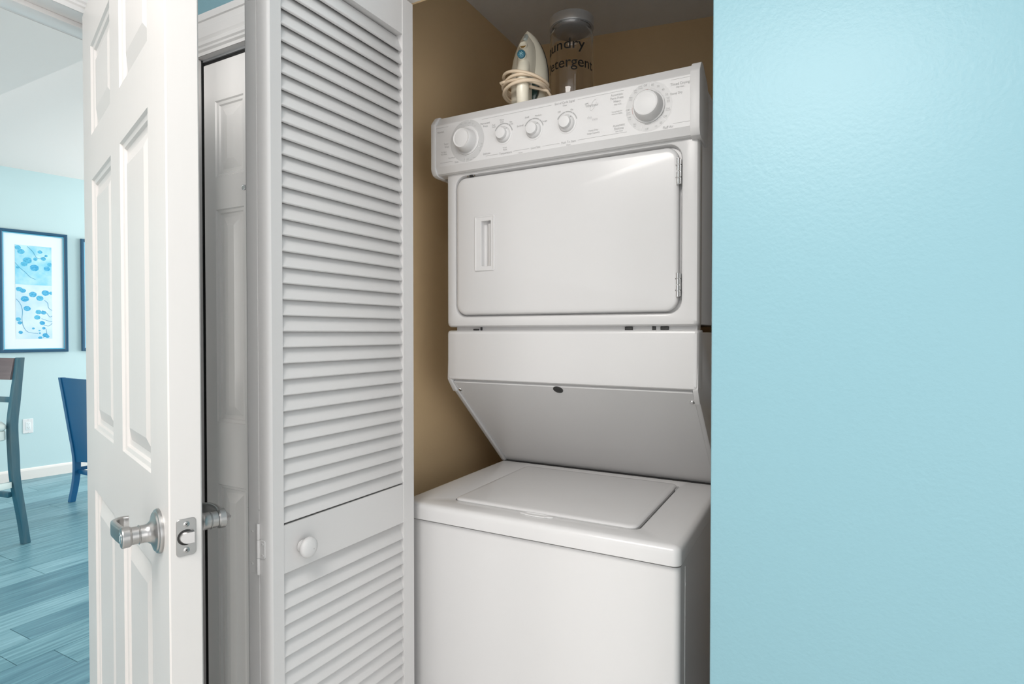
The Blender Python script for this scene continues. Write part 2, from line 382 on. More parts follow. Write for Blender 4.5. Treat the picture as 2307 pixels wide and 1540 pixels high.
def lever(name, sgn, key):
    """lever handle on the face y=0 (sgn -1) or y=T1 (sgn +1); the lever points to the hinge side"""
    y0 = 0 if sgn < 0 else T1
    X0, Z0 = W1 - .058, .9685
    mp = lambda p, q, d: (X0 + p, y0 + sgn * d * .64, Z0 + q)
    bm = bmesh.new()
    lathe(bm, [(.0325, 0), (.0325, .004), (.031, .0075), (.029, .0085), (.0275, .0115), (.022, .0135), (.0165, .018), (.0135, .024), (.0128, .030), (.0128, .0395)], mp, 40)
    hd = build('lever_handle', bm, M['nickel'], d1, world=False, sharp=30, label='satin nickel lever handle')
    bm = bmesh.new()
    lathe(bm, [(.0132, .039), (.0138, .040), (.0138, .041), (.0125, .0425), (.0125, .0555), (.0138, .0565), (.0142, .058), (.0148, .060), (.0150, .072), (.0142, .0745), (.012, .0755)] if key else
              [(.0132, .039), (.0138, .040), (.0138, .041), (.0125, .0425), (.0125, .0555), (.0138, .0565), (.0142, .058), (.0148, .060), (.0150, .072), (.0125, .0745), (.0095, .076), (.001, .0885)], mp, 40)
    build('lever_hub', bm, M['nickel'], hd, world=False, sharp=22)
    # curved lever blade: leaves the hub, sweeps towards the hinge and curls back to the door
    path = smoothpts([(-.004, .0410, -.0015), (-.020, .0445, -.001), (-.045, .0465, -.001), (-.070, .0460, -.003), (-.088, .0410, -.005), (-.096, .0320, -.005), (-.095, .0225, -.005)], 5)
    bm = bmesh.new(); rings = []
    for i, p in enumerate(path):
        t = (path[min(i + 1, len(path) - 1)] - path[max(i - 1, 0)]).normalized()
        nrm = Vector((-t.y, t.x, 0)).normalized()
        hh = .0125 - .003 * i / len(path); th = .0042
        ring = []
        for a, b in rr(-th, th, -hh, hh, .003, 3):
            v = p + nrm * a + Vector((0, 0, b)); ring.append(bm.verts.new((X0 + v.x, y0 + sgn * v.y, Z0 + v.z)))
        rings.append(ring)
    for a, b in zip(rings, rings[1:]):
        for k in range(len(a)): bm.faces.new((a[k], a[(k + 1) % len(a)], b[(k + 1) % len(a)], b[k]))
    bm.faces.new(rings[0]); bm.faces.new(rings[-1][::-1])
    build('lever_blade', bm, M['nickel'], hd, world=False, sharp=50)
    if key:
        bm = bmesh.new(); lathe(bm, [(.0085, .0752), (.0085, .0765), (.0075, .077)], mp, 24)
        prism(bm, [(-.0008, -.004), (.0008, -.004), (.0008, .004), (-.0008, .004)], .0765, .0774, mp)
        build('key_cylinder', bm, M['chrome'], hd, world=False)
lever('a', -1, True)
lever('b', 1, False)
# hinges on the far edge
for zz in (.25, 1.02, 1.80):
    bm = bmesh.new(); lathe(bm, [(.006, 0), (.006, .09)], lambda p, q, d: (-.004 + p, T1 + .004 + q, zz + d), 12)
    build('hinge', bm, M['nickel'], d1, world=False)
# paint chip
bm = bmesh.new(); prism(bm, [(.012, .615), (.014, .622), (.020, .621), (.016, .618), (.015, .612)], 0, .0003, EDGE)
build('paint_chip', bm, M['scuff'], d1, world=False, smooth=False)

# narrow closed door in the front wall
d2 = root('door_2', (D2X0 + .0062, 1.058, 0), kind='structure', world=False)
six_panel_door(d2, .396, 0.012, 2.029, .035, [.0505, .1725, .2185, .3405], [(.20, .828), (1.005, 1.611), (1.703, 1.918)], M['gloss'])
bm = bmesh.new(); lathe(bm, [(.0075, 0), (.0075, .003), (.0062, .0035), (.0050, .0032), (.0048, .002)], lambda p, q, d: (.1745 + p, -d, 1.660 + q), 24)
build('peephole', bm, M['steel'], d2, world=False, label='dark steel peephole ring')
bm = bmesh.new(); lathe(bm, [(.0048, .0018), (.0048, .0024)], lambda p, q, d: (.1745 + p, -d, 1.660 + q), 24)
build('peephole_lens', bm, M['palewin'], d2, world=False)
# jamb, casing and track above it
struct('trim_8', nb((D2X0 - .02, D2X0 - .003, YW0 - .002, YW1, 0, 2.048), (D2X1 + .003, D2X1 + .02, YW0 - .002, YW1, 0, 2.048), (D2X0 - .02, D2X1 + .02, YW0 - .002, YW1, 2.048, 2.066)), M['trim'], .001)
bm = bmesh.new(); prism(bm, [(YW0 - d, 2.056 + t) for t, d in casing_profile()], D2X0 - .10, D2X1 + .10, lambda p, q, a: (a, p, q))
struct('trim_9', bm, M['trim'])
bm = bmesh.new(); prism(bm, [(YW0 - d, D2X1 + .012 + t * .75) for t, d in casing_profile()], 0, 2.056, lambda p, q, a: (q, p, a))
struct('trim_10', bm, M['trim'])
struct('trim_11', nb((D2X0, D2X1, 1.0605, 1.066, 2.041, 2.048)), M['steel'])
struct('head_gap_shade', nb((D2X0, D2X1, 1.066, 1.12, 2.034, 2.048)), M['shadow'])  # dark block painted as the shade in the gap above the door
struct('jamb_gap_shade', nb((D2X0 - .003, D2X0 - .0015, 1.0575, 1.140, 0, 2.046)), M['shadow'])  # dark strip standing in for deep shade between jamb and door
struct('door_backing_shade', nb((D2X0 - .02, D2X1 + .02, YW1, YW1 + .01, 0, 2.07)), M['shadow'])  # dark sheet so the gaps round the door read as shaded

# ------------------------------------------------------------------ bifold louvre door
LA = math.radians(-1.35)
d3 = root('door_3', (-0.880, 0.711, 0), kind='structure', rz=0, world=False)
LW = .408; LZ0, LZ1 = 0.02, 2.047
def louver_leaf(x_in, x_out, rz, face):
    """leaf in local coords: y along the leaf (0 at the fold), x thickness from x_in (back) to x_out (front); face=+1 front towards +x"""
    t = abs(x_out - x_in)
    SM = .031; SE = .0365
    rails = [(LZ1 - .086, LZ1), (.811, .9015), (LZ0, LZ0 + .16)]
    bm = bmesh.new()
    xa, xb = min(x_in, x_out), max(x_in, x_out)
    # stiles
    fb = xb if face > 0 else xa
    s1 = bmesh.new()
    rad = .008
    pr = []
    # near stile with a rounded front corner (x, y)
    if face > 0:
        pr = [(xa, 0), (xa, SM), (xb, SM), (xb, .0075), (xb - .0020, .0046), (xb - .0050, .0026), (xb - .0090, .0012), (xb - .0140, .0004), (xb - .0190, 0)]
    else:
        pr = [(xb, 0), (xb, SM), (xa, SM)] + [(xa + rad - rad * math.cos(a), rad - rad * math.sin(a)) for a in [PI / 2 * k / 6 for k in range(7)]]
    prism(bm, pr, LZ0, LZ1, ALONGZ)
    box(bm, xa, xb, LW - SE, LW, LZ0, LZ1)
    for a, b in rails: box(bm, xa + .0015, xb - .0015, SM - .002, LW - SE + .002, a, b)
    leaf = build('leaf', bm, M['louver'], d3, world=False, sharp=26)
    leaf.rotation_euler = (0, 0, rz)
    # slats: one mesh, copied
    sl = bmesh.new()
    f = 1 if face > 0 else -1
    xo = (x_out - f * .0045); xi = (x_in + f * .0065)
    # slat cross-section in (x,z): lower outer lip, upper inner edge
    th = .0058
    a = Vector((xo, -.0185)); b = Vector((xi, .0185)); dd = (b - a).normalized(); nn = Vector((-dd.y, dd.x)) * (th / 2) 
    cs = [a - nn, a + nn * 1.0, b + nn, b - nn]
    L0, L1 = SM - .003, LW - SE + .003
    prism(sl, [(p.x, p.y) for p in cs], L0, L1, lambda p, q, y: (p, y, q))
    me = finish(sl, 'slat', 60, .0016, 2)
    me.materials.append(M['louver'])
    zs = []
    z = rails[0][0] - .0215
    while z > rails[1][1] + .004: zs.append(z); z -= .0299
    z = rails[1][0] - .0215
    while z > rails[2][1] + .004: zs.append(z); z -= .0299
    for z in zs:
        o = bpy.data.objects.new('slat', me); C.objects.link(o); o.parent = leaf; o.location = (0, 0, z)
    return leaf
leafB = louver_leaf(-.0265, 0.0, LA, 1)
leafA = louver_leaf(-.0275, -.0615, math.radians(1.35), -1)
# knob on the lock rail of the visible leaf
bm = bmesh.new()
lathe(bm, [(.0105, -.001), (.0115, .001), (.0115, .003), (.009, .006), (.0088, .010), (.0115, .0135), (.0165, .017), (.0192, .021), (.0198, .025), (.0188, .029), (.0155, .0325), (.0095, .0347), (.003, .0353)],
      lambda p, q, d: (d * .78, .072 + p, .852 + q), 36)
kb = build('knob', bm, M['louver'], leafB, world=False, sharp=60, label='round white wooden knob')
bm = bmesh.new(); lathe(bm, [(.0013, .0330), (.0012, .0351)], lambda p, q, d: (d * .78, .0775 + p * .8, .849 + q), 10)
build('knob_chip', bm, M['scuff'], kb, world=False, smooth=False)
# hinges between the leaves, in the fold
def hinge(z0, z1):
    zc = (z0 + z1) / 2; hh = (z1 - z0) / 2
    bm = bmesh.new()
    FR = lambda p, q, d: (p, -d, q)
    for r4 in ((-.0545, -.0292, z0, z1), (-.0262, -.0115, zc - hh * .36, zc + hh * .36)):
        loft(bm, [rrl(r4, .004, 0, -.0005), rrl(r4, .004, 0, .0012), rrl(r4, .004, .0004, .0016)], FR)
    h = build('hinge', bm, M['louver'], d3, world=False, label='white painted butt hinge in the fold')
    for a, b in ((z0, zc - hh * .37), (zc - hh * .36, zc + hh * .36), (zc + hh * .37, z1)):
        bm = bmesh.new(); lathe(bm, [(.0030, a), (.0034, a + .001), (.0034, b - .001), (.0030, b)], lambda p, q, d: (-.0277 + p, -.0022 + q, d), 14)
        build('hinge_knuckle', bm, M['louver'], h, world=False)
    for (px, pz) in ((-.045, z0 + .017), (-.045, z1 - .017), (-.0175, zc - hh * .22), (-.0175, zc + hh * .22)):
        bm = bmesh.new(); lathe(bm, [(.0028, .0012), (.0026, .0022), (.001, .0024)], lambda p, q, d: (px + p, -d, pz + q), 12)
        build('hinge_screw', bm, M['louver'], h, world=False)
        bm = bmesh.new(); lathe(bm, [(.0008, .0022), (.0007, .0026)], lambda p, q, d: (px + p, -d, pz + q), 8)
        build('screw_slot', bm, M['scuff'], h, world=False)
hinge(.8176, .9112); hinge(1.866, 1.960); hinge(.10, .19)
# dark scuff beside the hinge
bm = bmesh.new()
for (p, q, a, b) in ((-.047, .9365, .012, .0016), (-.031, .9355, .0045, .0028), (-.034, .941, .003, .001), (-.052, .938, .004, .0012)):
    prism(bm, [(p + a * math.cos(t) , q + b * math.sin(t)) for t in [2 * PI * k / 10 for k in range(10)]], .0002, .0005, lambda x, z, d: (x, -d, z))
build('scuff_mark', bm, M['scuff'], d3, world=False, smooth=False, label='grey scuff on the folded edge')

# ------------------------------------------------------------------ stacked washer and dryer
D = 1.357
AX0, AX1 = -.938, -.247
wd = root('laundry_center', (-.5925, 1.60, 0), 'white stacked washer and dryer with dial panel standing in the tan closet', 'washer dryer')
YB = 2.06
E = M['enamel']
# washer cabinet
WFY = 1.160
bm = bmesh.new(); pts = rr(AX0, AX1 + .002, WFY, YB, .014, 6)
loft(bm, [(pts, .02), (pts, .793)], ALONGZ)
cab = build('washer_cabinet', bm, E, wd)
bm = nb((AX1 + .0012, AX1 + .0032, WFY + .05, WFY + .056, .05, .78)); build('side_seam', bm, E, cab, world=False, bevel=.0008, seg=1)
bm = bmesh.new(); lathe(bm, [(.005, 0), (.0045, .0016), (.001, .002)], lambda p, q, d: (AX1 + .002 + d, 1.215 + p, .742 + q), 14); build('side_screw', bm, E, cab, world=False)
for fx in (AX0 + .06, AX1 - .06):
    for fy in (WFY + .06, YB - .06):
        bm = bmesh.new(); lathe(bm, [(.018, 0), (.018, .012), (.01, .02)], lambda p, q, d: (fx + p, fy + q, d), 16); build('levelling_foot', bm, M['dark'], wd)
# washer top with lid recess
ZT = .8373
O = (AX0 - .003, AX1 + .005, 1.150, YB); LR = (-.8245, -.3435, 1.217, 1.632)
bm = bmesh.new()
seq = [(0, .7985), (-.0015, .800)] 
loft(bm, [rrl(O, .018, .002, .7975), rrl(O, .018, 0, .799), rrl(O, .018, 0, ZT - .014), rrl(O, .018, .0012, ZT - .008), rrl(O, .018, .0045, ZT - .0035), rrl(O, .018, .010, ZT - .0008), rrl(O, .018, .016, ZT),
     rrl(LR, .022, -.004, ZT), rrl(LR, .022, 0, ZT - .0015), rrl(LR, .022, .001, ZT - .009)], ALONGZ)
build('washer_top', bm, E, wd)
bm = bmesh.new()
LL = (LR[0] + .003, LR[1] - .006, LR[2] + .002, LR[3] - .003)
loft(bm, [rrl(LL, .020, .002, ZT - .008), rrl(LL, .020, 0, ZT - .004), rrl(LL, .020, 0, ZT + .0005), rrl(LL, .020, .002, ZT + .0030), rrl(LL, .020, .006, ZT + .0044), rrl(LL, .020, .014, ZT + .0048)], ALONGZ)
lid = build('washer_lid', bm, E, wd)
bm = bmesh.new()   # finger scoop at the front of the lid
def lens(k):
    return [(-.581 + .044 * k * math.cos(t), 1.2025 + (.011 * k) * math.sin(t) * (1.0 if math.sin(t) < 0 else .75)) for t in [2 * PI * i / 28 for i in range(28)]]
loft(bm, [(lens(1), ZT + .0003), (lens(.98), ZT + .0016), (lens(.86), ZT + .0026), ([(p, q + .002) for p, q in lens(.55)], ZT + .0012)], ALONGZ)
build('finger_grip', bm, E, lid, world=False, sharp=60)
bm = bmesh.new(); box(bm, -.612, -.549, 1.1935, 1.1955, ZT + .0002, ZT + .0016); build('grip_shade', bm, M['panelgrey'], lid, world=False, smooth=False)  # grey strip painted as the shadow line under the lid lip
for k in range(3):
    bm = nb((LR[1] - .0042, LR[1] + .0005, 1.585 + k * .011, 1.588 + k * .011, ZT - .006, ZT + .0004)); build('hinge_tab', bm, M['arc'], lid, world=False, smooth=False)
# band above the washer
bm = bmesh.new(); BR_ = (AX0, AX1, 1.128, 1.2675)
loft(bm, [(rr(AX0, AX1, 1.128, 1.2675, .003), D + .05), rrl(BR_, .008, 0, D + .012), rrl(BR_, .008, .0012, D + .006), rrl(BR_, .010, .004, D + .0018), rrl(BR_, .012, .010, D)], ALONGY)
build('service_panel', bm, E, wd)
# side walls of the stack with the slanted cut
for xa, xb in ((AX0 + .001, AX0 + .013), (AX1 - .013, AX1 - .001)):
    bm = bmesh.new()
    prism(bm, [(D + .045, 1.262), (D + .012, 1.262), (D + .006, 1.200), (D + .003, 1.131), (D + .006, 1.125), (D + .031, 1.093), (D + .035, 1.096), (1.676, .8376), (YB, .8376), (YB, 1.262)], xa, xb, ALONGX)
    build('side_frame', bm, E, wd, bevel=.001, seg=2)
# slanted panel
A0 = Vector((0, D + .0125, 1.1215)); B0 = Vector((0, 1.688, .8383)); sd = (B0 - A0); SL = sd.length; sd.normalize(); sn = Vector((0, -sd.z, sd.y))
if sn.y > 0: sn = -sn
def slant(p, q, d): v = A0 + sd * q + sn * d; return (p, v.y, v.z)
bm = bmesh.new(); SR = (AX0 + .0135, AX1 - .0135, 0.0, SL)
loft(bm, [rrl(SR, .004, 0, -.02), rrl(SR, .004, 0, -.0015), rrl(SR, .004, .0015, 0)], slant)
sp = build('slanted_panel', bm, E, wd)
for xx in (-.919, -.268):
    bm = bmesh.new(); lathe(bm, [(.0062, 0), (.0058, .0012), (.0036, .0026), (.001, .003)], lambda p, q, d: slant(xx + p, .037 + q, d), 18)
    build('screw', bm, M['chrome'], sp, world=False)
bm = bmesh.new(); lathe(bm, [(.0135, 0), (.0135, .0012), (.0115, .0022), (.002, .0026)], lambda p, q, d: slant(-.603 + p, .012 + q, d), 26)
build('plug', bm, M['dark'], sp, world=False, label='black rubber plug')
bm = nb((AX0 + .004, AX1 - .004, 1.674, 1.70, .8375, .8388)); build('base_gap', bm, M['dark'], sp, world=False, smooth=False)
# recess between band and dryer
bm = nb((AX0 + .022, AX1 - .006, D + .020, D + .06, 1.255, 1.285)); rc = build('joint_rail', bm, E, wd, bevel=.001)
for (xa, xb, za, zb) in ((-.858, -.842, 1.2675, 1.2715), (-.835, -.8315, 1.2675, 1.276), (-.4235, -.405, 1.267, 1.2755), (-.3565, -.349, 1.267, 1.277), (-.337, -.318, 1.267, 1.276)):
    bm = nb((xa, xb, D + .014, D + .0215, za, zb)); build('clip', bm, M['dark'], rc, world=False, bevel=.001)
# dryer
bm = bmesh.new(); box(bm, AX0 + .001, AX1 - .001, D + .036, YB, 1.28, 1.85); build('dryer_cabinet', bm, E, wd, bevel=.003)
FR_ = (AX0, AX1, 1.2765, 1.722); RC = (-.9085, -.2845, 1.3035, 1.6975)
bm = bmesh.new()
loft(bm, [rrl(FR_, .004, .003, D + .038), rrl(FR_, .008, 0, D + .034), rrl(FR_, .010, 0, D + .012), rrl(FR_, .012, .0014, D + .006), rrl(FR_, .014, .0045, D + .0018), rrl(FR_, .018, .011, D),
          rrl(RC, .036, -.004, D), rrl(RC, .034, .0, D + .0015), rrl(RC, .032, .0035, D + .009), rrl(RC, .030, .005, D + .016)], ALONGY)
build('dryer_front', bm, E, wd)
DR = (-.9030, -.2925, 1.3105, 1.6895); HB = (-.8405, -.7785, 1.4290, 1.5785); HH = (-.8195, -.7905, 1.4420, 1.5640)
bm = bmesh.new()
loft(bm, [rrl(DR, .030, .002, D + .015), rrl(DR, .030, 0, D + .010), rrl(DR, .030, 0, D + .003), rrl(DR, .030, .0016, D - .0008), rrl(DR, .030, .005, D - .003), rrl(DR, .030, .012, D - .0042), rrl(HB, .004, .001, D - .0046)], ALONGY, True, False)
dd_ = build('dryer_door', bm, E, wd)
bm = bmesh.new()
loft(bm, [rrl(HB, .004, 0, D - .004), rrl(HB, .004, 0, D - .0062), rrl(HB, .004, .0012, D - .0072), rrl(HB, .003, .0030, D - .0072), rrl(HB, .003, .0040, D - .0064), rrl(HB, .003, .0055, D - .0062), rrl(HH, .0012, -.001, D - .0060), rrl(HH, .001, 0, D - .005), rrl(HH, .001, .0008, D + .010)], ALONGY, False, True)
hd_ = build('handle', bm, M['plastic'], dd_, world=False, sharp=30)
bm = bmesh.new()
prism(bm, [(-.8080, D + .0102), (-.7915, D + .0102), (-.7915, D - .0045), (-.7955, D - .0035), (-.8045, D + .002), (-.8065, D + .0055)], 1.4425, 1.5560, lambda p, q, a: (p, q, a))
build('handle_grip', bm, M['plastic'], dd_, world=False, sharp=40)
bm = nb((-.862, -.853, D + .002, D + .010, 1.6915, 1.6965)); build('latch_catch', bm, M['dark'], dd_, world=False, smooth=False)
for xx in (-.868, -.846):
    bm = bmesh.new(); lathe(bm, [(.0028, 0), (.0026, .001), (.001, .0014)], lambda p, q, d: (xx + p, D + .004 - d, 1.6945 + q), 12); build('latch_screw', bm, M['chrome'], dd_, world=False)
for z0, z1 in ((1.600, 1.661), (1.343, 1.399)):
    bm = nb((-.2975, -.2915, D - .0045, D - .0035, z0, z1), (-.2925, -.2865, D - .0035, D + .006, z0 + .002, z1 - .002)); h = build('door_hinge', bm, M['chrome'], dd_, world=False, bevel=.0005, seg=1, label='chrome door hinge')
    n = 4
    for k in range(n):
        a = z0 + (z1 - z0) * k / n + .0004; b = z0 + (z1 - z0) * (k + 1) / n - .0004
        bm = bmesh.new(); lathe(bm, [(.0036, a), (.0042, a + .0006), (.0042, b - .0006), (.0036, b)], lambda p, q, d: (-.2925 + p, D - .0055 + q, d), 14)
        build('hinge_barrel', bm, M['chrome'], dd_, world=False)
    for xx in (-.2975, -.2865):
        for t in (.28, .75):
            bm = bmesh.new(); lathe(bm, [(.0014, 0), (.0012, .0016)], lambda p, q, d: (xx + p, D - .003 - d, z0 + (z1 - z0) * t + q), 8); build('hinge_rivet', bm, M['dark'], dd_, world=False)
# ---- console
CY = 1.333
bm = bmesh.new()
prof = [(1.356, 1.704), (1.350, 1.703), (1.343, 1.706), (1.3355, 1.7195), (CY, 1.7235), (CY, 1.8375), (1.3345, 1.8405), (1.337, 1.8415), (1.352, 1.8640), (1.358, 1.867), (1.368, 1.868), (1.376, 1.868), (1.376, 1.70)]
prism(bm, prof, -.958, -.262, ALONGX)
con = build('console', bm, M['plastic'], wd, sharp=22)
for xa, xb in ((-.9720, -.9575), (-.2632, -.2420)):
    bm = bmesh.new()
    pc = [(1.43, 1.699), (1.352, 1.699), (1.3395, 1.7025), (1.3325, 1.7120), (1.3305, 1.7200), (1.3305, 1.8415), (1.333, 1.8470), (1.3485, 1.8665), (1.357, 1.8705), (1.374, 1.8705), (1.43, 1.845), (1.45, 1.78)]
    prism(bm, pc, xa, xb, ALONGX); build('end_cap', bm, M['plastic'], con, world=False, bevel=.0015, seg=2, sharp=40)
FC = lambda p, q, d: (p, CY - d, q)
def disc(bm, cx, cz, r0, r1, d, a0=0, a1=360, n=48, h=.0002):
    rz_ = 1.05
    for i in range(n):
        t0 = math.radians(a0 + (a1 - a0) * i / n); t1 = math.radians(a0 + (a1 - a0) * (i + 1) / n)
        q = [(r0, t0), (r1, t0), (r1, t1), (r0, t1)]
        vs = [bm.verts.new((cx + r * math.sin(t), CY - d, cz + r * rz_ * math.cos(t))) for r, t in q]
        bm.faces.new(vs)
def dial_ring(cx, cz, gaps):
    bm = bmesh.new()
    g = sorted(gaps)
    for i in range(len(g)):
        a0 = g[i] + 1; a1 = (g[(i + 1) % len(g)] + (360 if i == len(g) - 1 else 0)) - 1
        disc(bm, cx, cz, .0385, .0538, .0003, a0, a1, 30)
    build('dial_ring', bm, M['panelgrey'], con, world=False, smooth=False, label='pale grey printed dial ring')
dial_ring(-.8531, 1.7818, [8, 118, 186]); dial_ring(-.3566, 1.7829, [4, 132, 197, 270])
def timer_knob(cx, cz, rk, dep, tri):
    mp = lambda p, q, d: (cx + p, CY - d, cz + q)
    bm = bmesh.new(); lathe(bm, [(.0378, 0), (.0378, .0022), (.0370, .0030), (.0352, .0032), (.0345, .0028)], mp, 56)
    k = build('timer_skirt', bm, M['plastic'], con, world=False, sharp=40)
    bm = bmesh.new(); lathe(bm, [(rk + .0055, .0025), (rk + .0045, dep * .35), (rk + .0022, dep * .7), (rk + .001, dep - .003), (rk - .0012, dep), (rk - .0035, dep - .0004), (rk - .0045, dep - .0010), (rk - .006, dep - .0006)], mp, 56)
    build('timer_knob', bm, M['plastic'], con, world=False, sharp=50)
    if tri:
        bm = bmesh.new(); prism(bm, [(.004, .0305), (-.0015, .0245), (.0095, .0235)], .0031, .0035, mp); build('pointer', bm, M['arc'], con, world=False, smooth=False)
timer_knob(-.8531, 1.7818, .0262, .031, True); timer_knob(-.3566, 1.7829, .0285, .028, False)
for cx, cz, lab in ((-.7405, 1.7805, 1), (-.652, 1.778, 1), (-.561, 1.779, 0)):
    mp = lambda p, q, d: (cx + p, CY - d, cz + q)
    bm = bmesh.new(); lathe(bm, [(.0255, 0), (.0255, .0006), (.0240, .0008)], mp, 40); build('knob_collar', bm, M['plastic'], con, world=False)
    bm = bmesh.new(); lathe(bm, [(.0212, .0005), (.0205, .004), (.0185, .0075), (.0150, .0095), (.0150, .0100), (.0148, .0165), (.0138, .0182), (.0128, .0184)], mp, 40)
    kn = build('selector_knob', bm, M['plastic'], con, world=False, sharp=45)
    bm = bmesh.new(); prism(bm, [(.005, .0145), (.014, .0155), (.0145, .0125), (.009, .0105)], .0088, .0100, mp)
    build('knob_pointer', bm, M['panelgrey'], con, world=False, smooth=False)
    bm = bmesh.new()
    for a0, a1 in ((-62, -10), (-7, 33), (36, 76)): disc(bm, cx, cz, .0262, .0288, .0003, a0, a1, 12)
    build('scale_arc', bm, M['arc'], con, world=False, smooth=False)
bm = bmesh.new()
for a0, a1 in ((-27, -2), (-107, -84)): disc(bm, -.3566, 1.7829, .0380, .0390, .0005, a0, a1, 10)
build('off_mark', bm, M['red'], con, world=False, smooth=False, kind='stuff')
bm = bmesh.new()
for a0, a1 in ((112, 131), (172, 193)): disc(bm, -.3566, 1.7829, .0376, .0390, .0005, a0, a1, 10)
for a0, a1 in ((5, 9), (117, 120), (184, 188)): disc(bm, -.8531, 1.7818, .0378, .0388, .0005, a0, a1, 4)
build('stop_mark', bm, M['print'], con, world=False, smooth=False, kind='stuff')
TX = """Normal,-0.9398,1.8191,1|Super,-0.9209,1.784,.9|Wash,-0.9193,1.7753,.9|Pull Start,-0.9291,1.7621,.7|Push Stop,-0.9291,1.7563,.7|Pre Wash,-0.9032,1.743,.75|Soak,-0.8867,1.7296,.9|20,-0.8612,1.733,.6|Off,-0.8508,1.732,.7|Spin,-0.8402,1.7296,.5|Rinse,-0.8307,1.7342,.55|Permanent,-0.7957,1.8198,.95|Press,-0.7947,1.8119,.95|Cold,-0.7703,1.8106,.75|Cold,-0.7696,1.8052,.75|Warm,-0.7451,1.8202,.75|Cold,-0.7446,1.8143,.75|Hot,-0.7181,1.8101,.75|Cold,-0.7174,1.8048,.75|Ex-Small,-0.6904,1.7952,.8|Small,-0.6711,1.8134,.8|Medium,-0.639,1.813,.8|Large,-0.6209,1.7957,.8|Off,-0.581,1.8106,.8|On,-0.5475,1.8107,.8|End of Cycle Signal,-0.5663,1.832,1|Dryer,-0.5654,1.8243,.7|Wash,-0.7362,1.7461,.75|Rinse,-0.735,1.7407,.75|Delicate,-0.791,1.7388,.95|Temperature,-0.7338,1.7321,1|Load Size,-0.6464,1.733,1|Push To Start,-0.5557,1.7332,1|Dryer,-0.5557,1.7262,.7|Washer,-0.6893,1.726,.55|Rinse,-0.8726,1.8301,.55|Spin,-0.8577,1.831,.6|Off,-0.8453,1.8289,.7|10,-0.8345,1.8249,.6|6,-0.8273,1.8187,.7|Spin,-0.807,1.7673,.55|Off,-0.8096,1.7581,.65|6,-0.8121,1.75,.7|4,-0.8888,1.753,.7|Automatic,-0.4327,1.8254,1|Perm Press,-0.4323,1.8176,1|Heavy,-0.4317,1.81,1|(High Heat),-0.4309,1.8023,.55|* Energy Preferred,-0.4332,1.7856,.5|Automatic Setting,-0.4322,1.7806,.5|Automatic,-0.4272,1.7526,1|Delicate,-0.4272,1.745,1|(Low Heat),-0.4267,1.7384,.55|Timed Drying,-0.2858,1.8226,1.1|(High Heat),-0.2854,1.8149,.55|Damp Dry,-0.2934,1.8021,.9|Fluff Air,-0.3115,1.7286,1.05|Off,-0.3643,1.8332,.85|60,-0.3475,1.8316,.9|50,-0.3345,1.8253,.9|40,-0.3234,1.8156,.9|30,-0.3151,1.8027,.95|Tumble,-0.3122,1.7957,.4|Press,-0.3118,1.7929,.4|20,-0.3112,1.7873,.95|Cool,-0.3121,1.7711,.6|Down,-0.3117,1.767,.6|Off,-0.3184,1.7539,.85|20,-0.328,1.7413,.9|10,-0.3391,1.7349,.9|Off,-0.3606,1.7322,.85|Very,-0.3892,1.7484,.6|Dry,-0.3888,1.7435,.6|Less,-0.4018,1.7667,.65|Dry,-0.4012,1.7617,.65|Cool,-0.4042,1.7773,.6|Down,-0.4034,1.7732,.6|Off,-0.4057,1.7835,.8|Very,-0.399,1.8114,.65|Dry,-0.3986,1.8062,.65|Less,-0.3879,1.8267,.65|Dry,-0.3871,1.8215,.65|Cool,-0.3765,1.8332,.6|Down,-0.3757,1.8286,.6|Heavy Duty,-0.4911,1.7513,.75|Large Capacity,-0.4911,1.7445,.75"""
bm = bmesh.new()
for t in TX.strip().split('|'):
    s, a, b, h = t.split(','); a = float(a); b = float(b); h = float(h)
    add_text(bm, s, .0080 * h, lambda p, q: (a + p, CY - .0006, b + q), sx=.88, res=2)
build('lettering', bm, M['print'], con, world=False, smooth=False, kind='stuff', label='grey printed cycle lettering')
bm = bmesh.new()
for a, b, z in [(-0.8065, -0.602, 1.8314), (-0.9568, -0.9151, 1.8308), (-0.9419, -0.9, 1.7331), (-0.794, -0.7561, 1.7322), (-0.711, -0.6653, 1.7328), (-0.6269, -0.5805, 1.733), (-0.5316, -0.4156, 1.8322), (-0.3056, -0.2628, 1.833), (-0.3007, -0.2598, 1.7344), (-0.5314, -0.4085, 1.7334)]:
    box(bm, a, b, CY - .0004, CY - .0001, z - .0003, z + .0003)
build('printed_rule', bm, M['arc'], con, world=False, smooth=False, kind='stuff')
bm = bmesh.new()   # brand name with its looping swoosh
add_text(bm, 'Whirlpool', .0092, lambda p, q: (-.4955 + p, CY - .0006, 1.8118 + q), sx=.85)
ring = [(-.4915 + .0120 * math.cos(t) * math.cos(.95) - .0052 * math.sin(t) * math.sin(.95), 1.8115 + .0150 * math.cos(t) * math.sin(.95) + .0052 * math.sin(t) * math.cos(.95)) for t in [2 * PI * k / 40 for k in range(36)]]
for p, q in zip(ring, ring[1:]):
    d = Vector((q[0] - p[0], q[1] - p[1])).normalized() * .00022
    bm.faces.new([bm.verts.new((x, CY - .0005, z)) for x, z in ((p[0] - d.y, p[1] + d.x), (q[0] - d.y, q[1] + d.x), (q[0] + d.y, q[1] - d.x), (p[0] + d.y, p[1] - d.x))])
prism(bm, [(-.5140, 1.8180), (-.5050, 1.8195), (-.5035, 1.8178), (-.5110, 1.8160)], .0003, .0005, FC)
build('brand_mark', bm, M['arc'], con, world=False, smooth=False)
bm = bmesh.new()
add_text(bm, 'thin', .0105, lambda p, q: (-.5010 + p + q * .12, CY - .0006, 1.7835 + q), sx=.75)
add_text(bm, 'twin', .0105, lambda p, q: (-.4872 + p + q * .12, CY - .0006, 1.7775 + q), sx=.75)
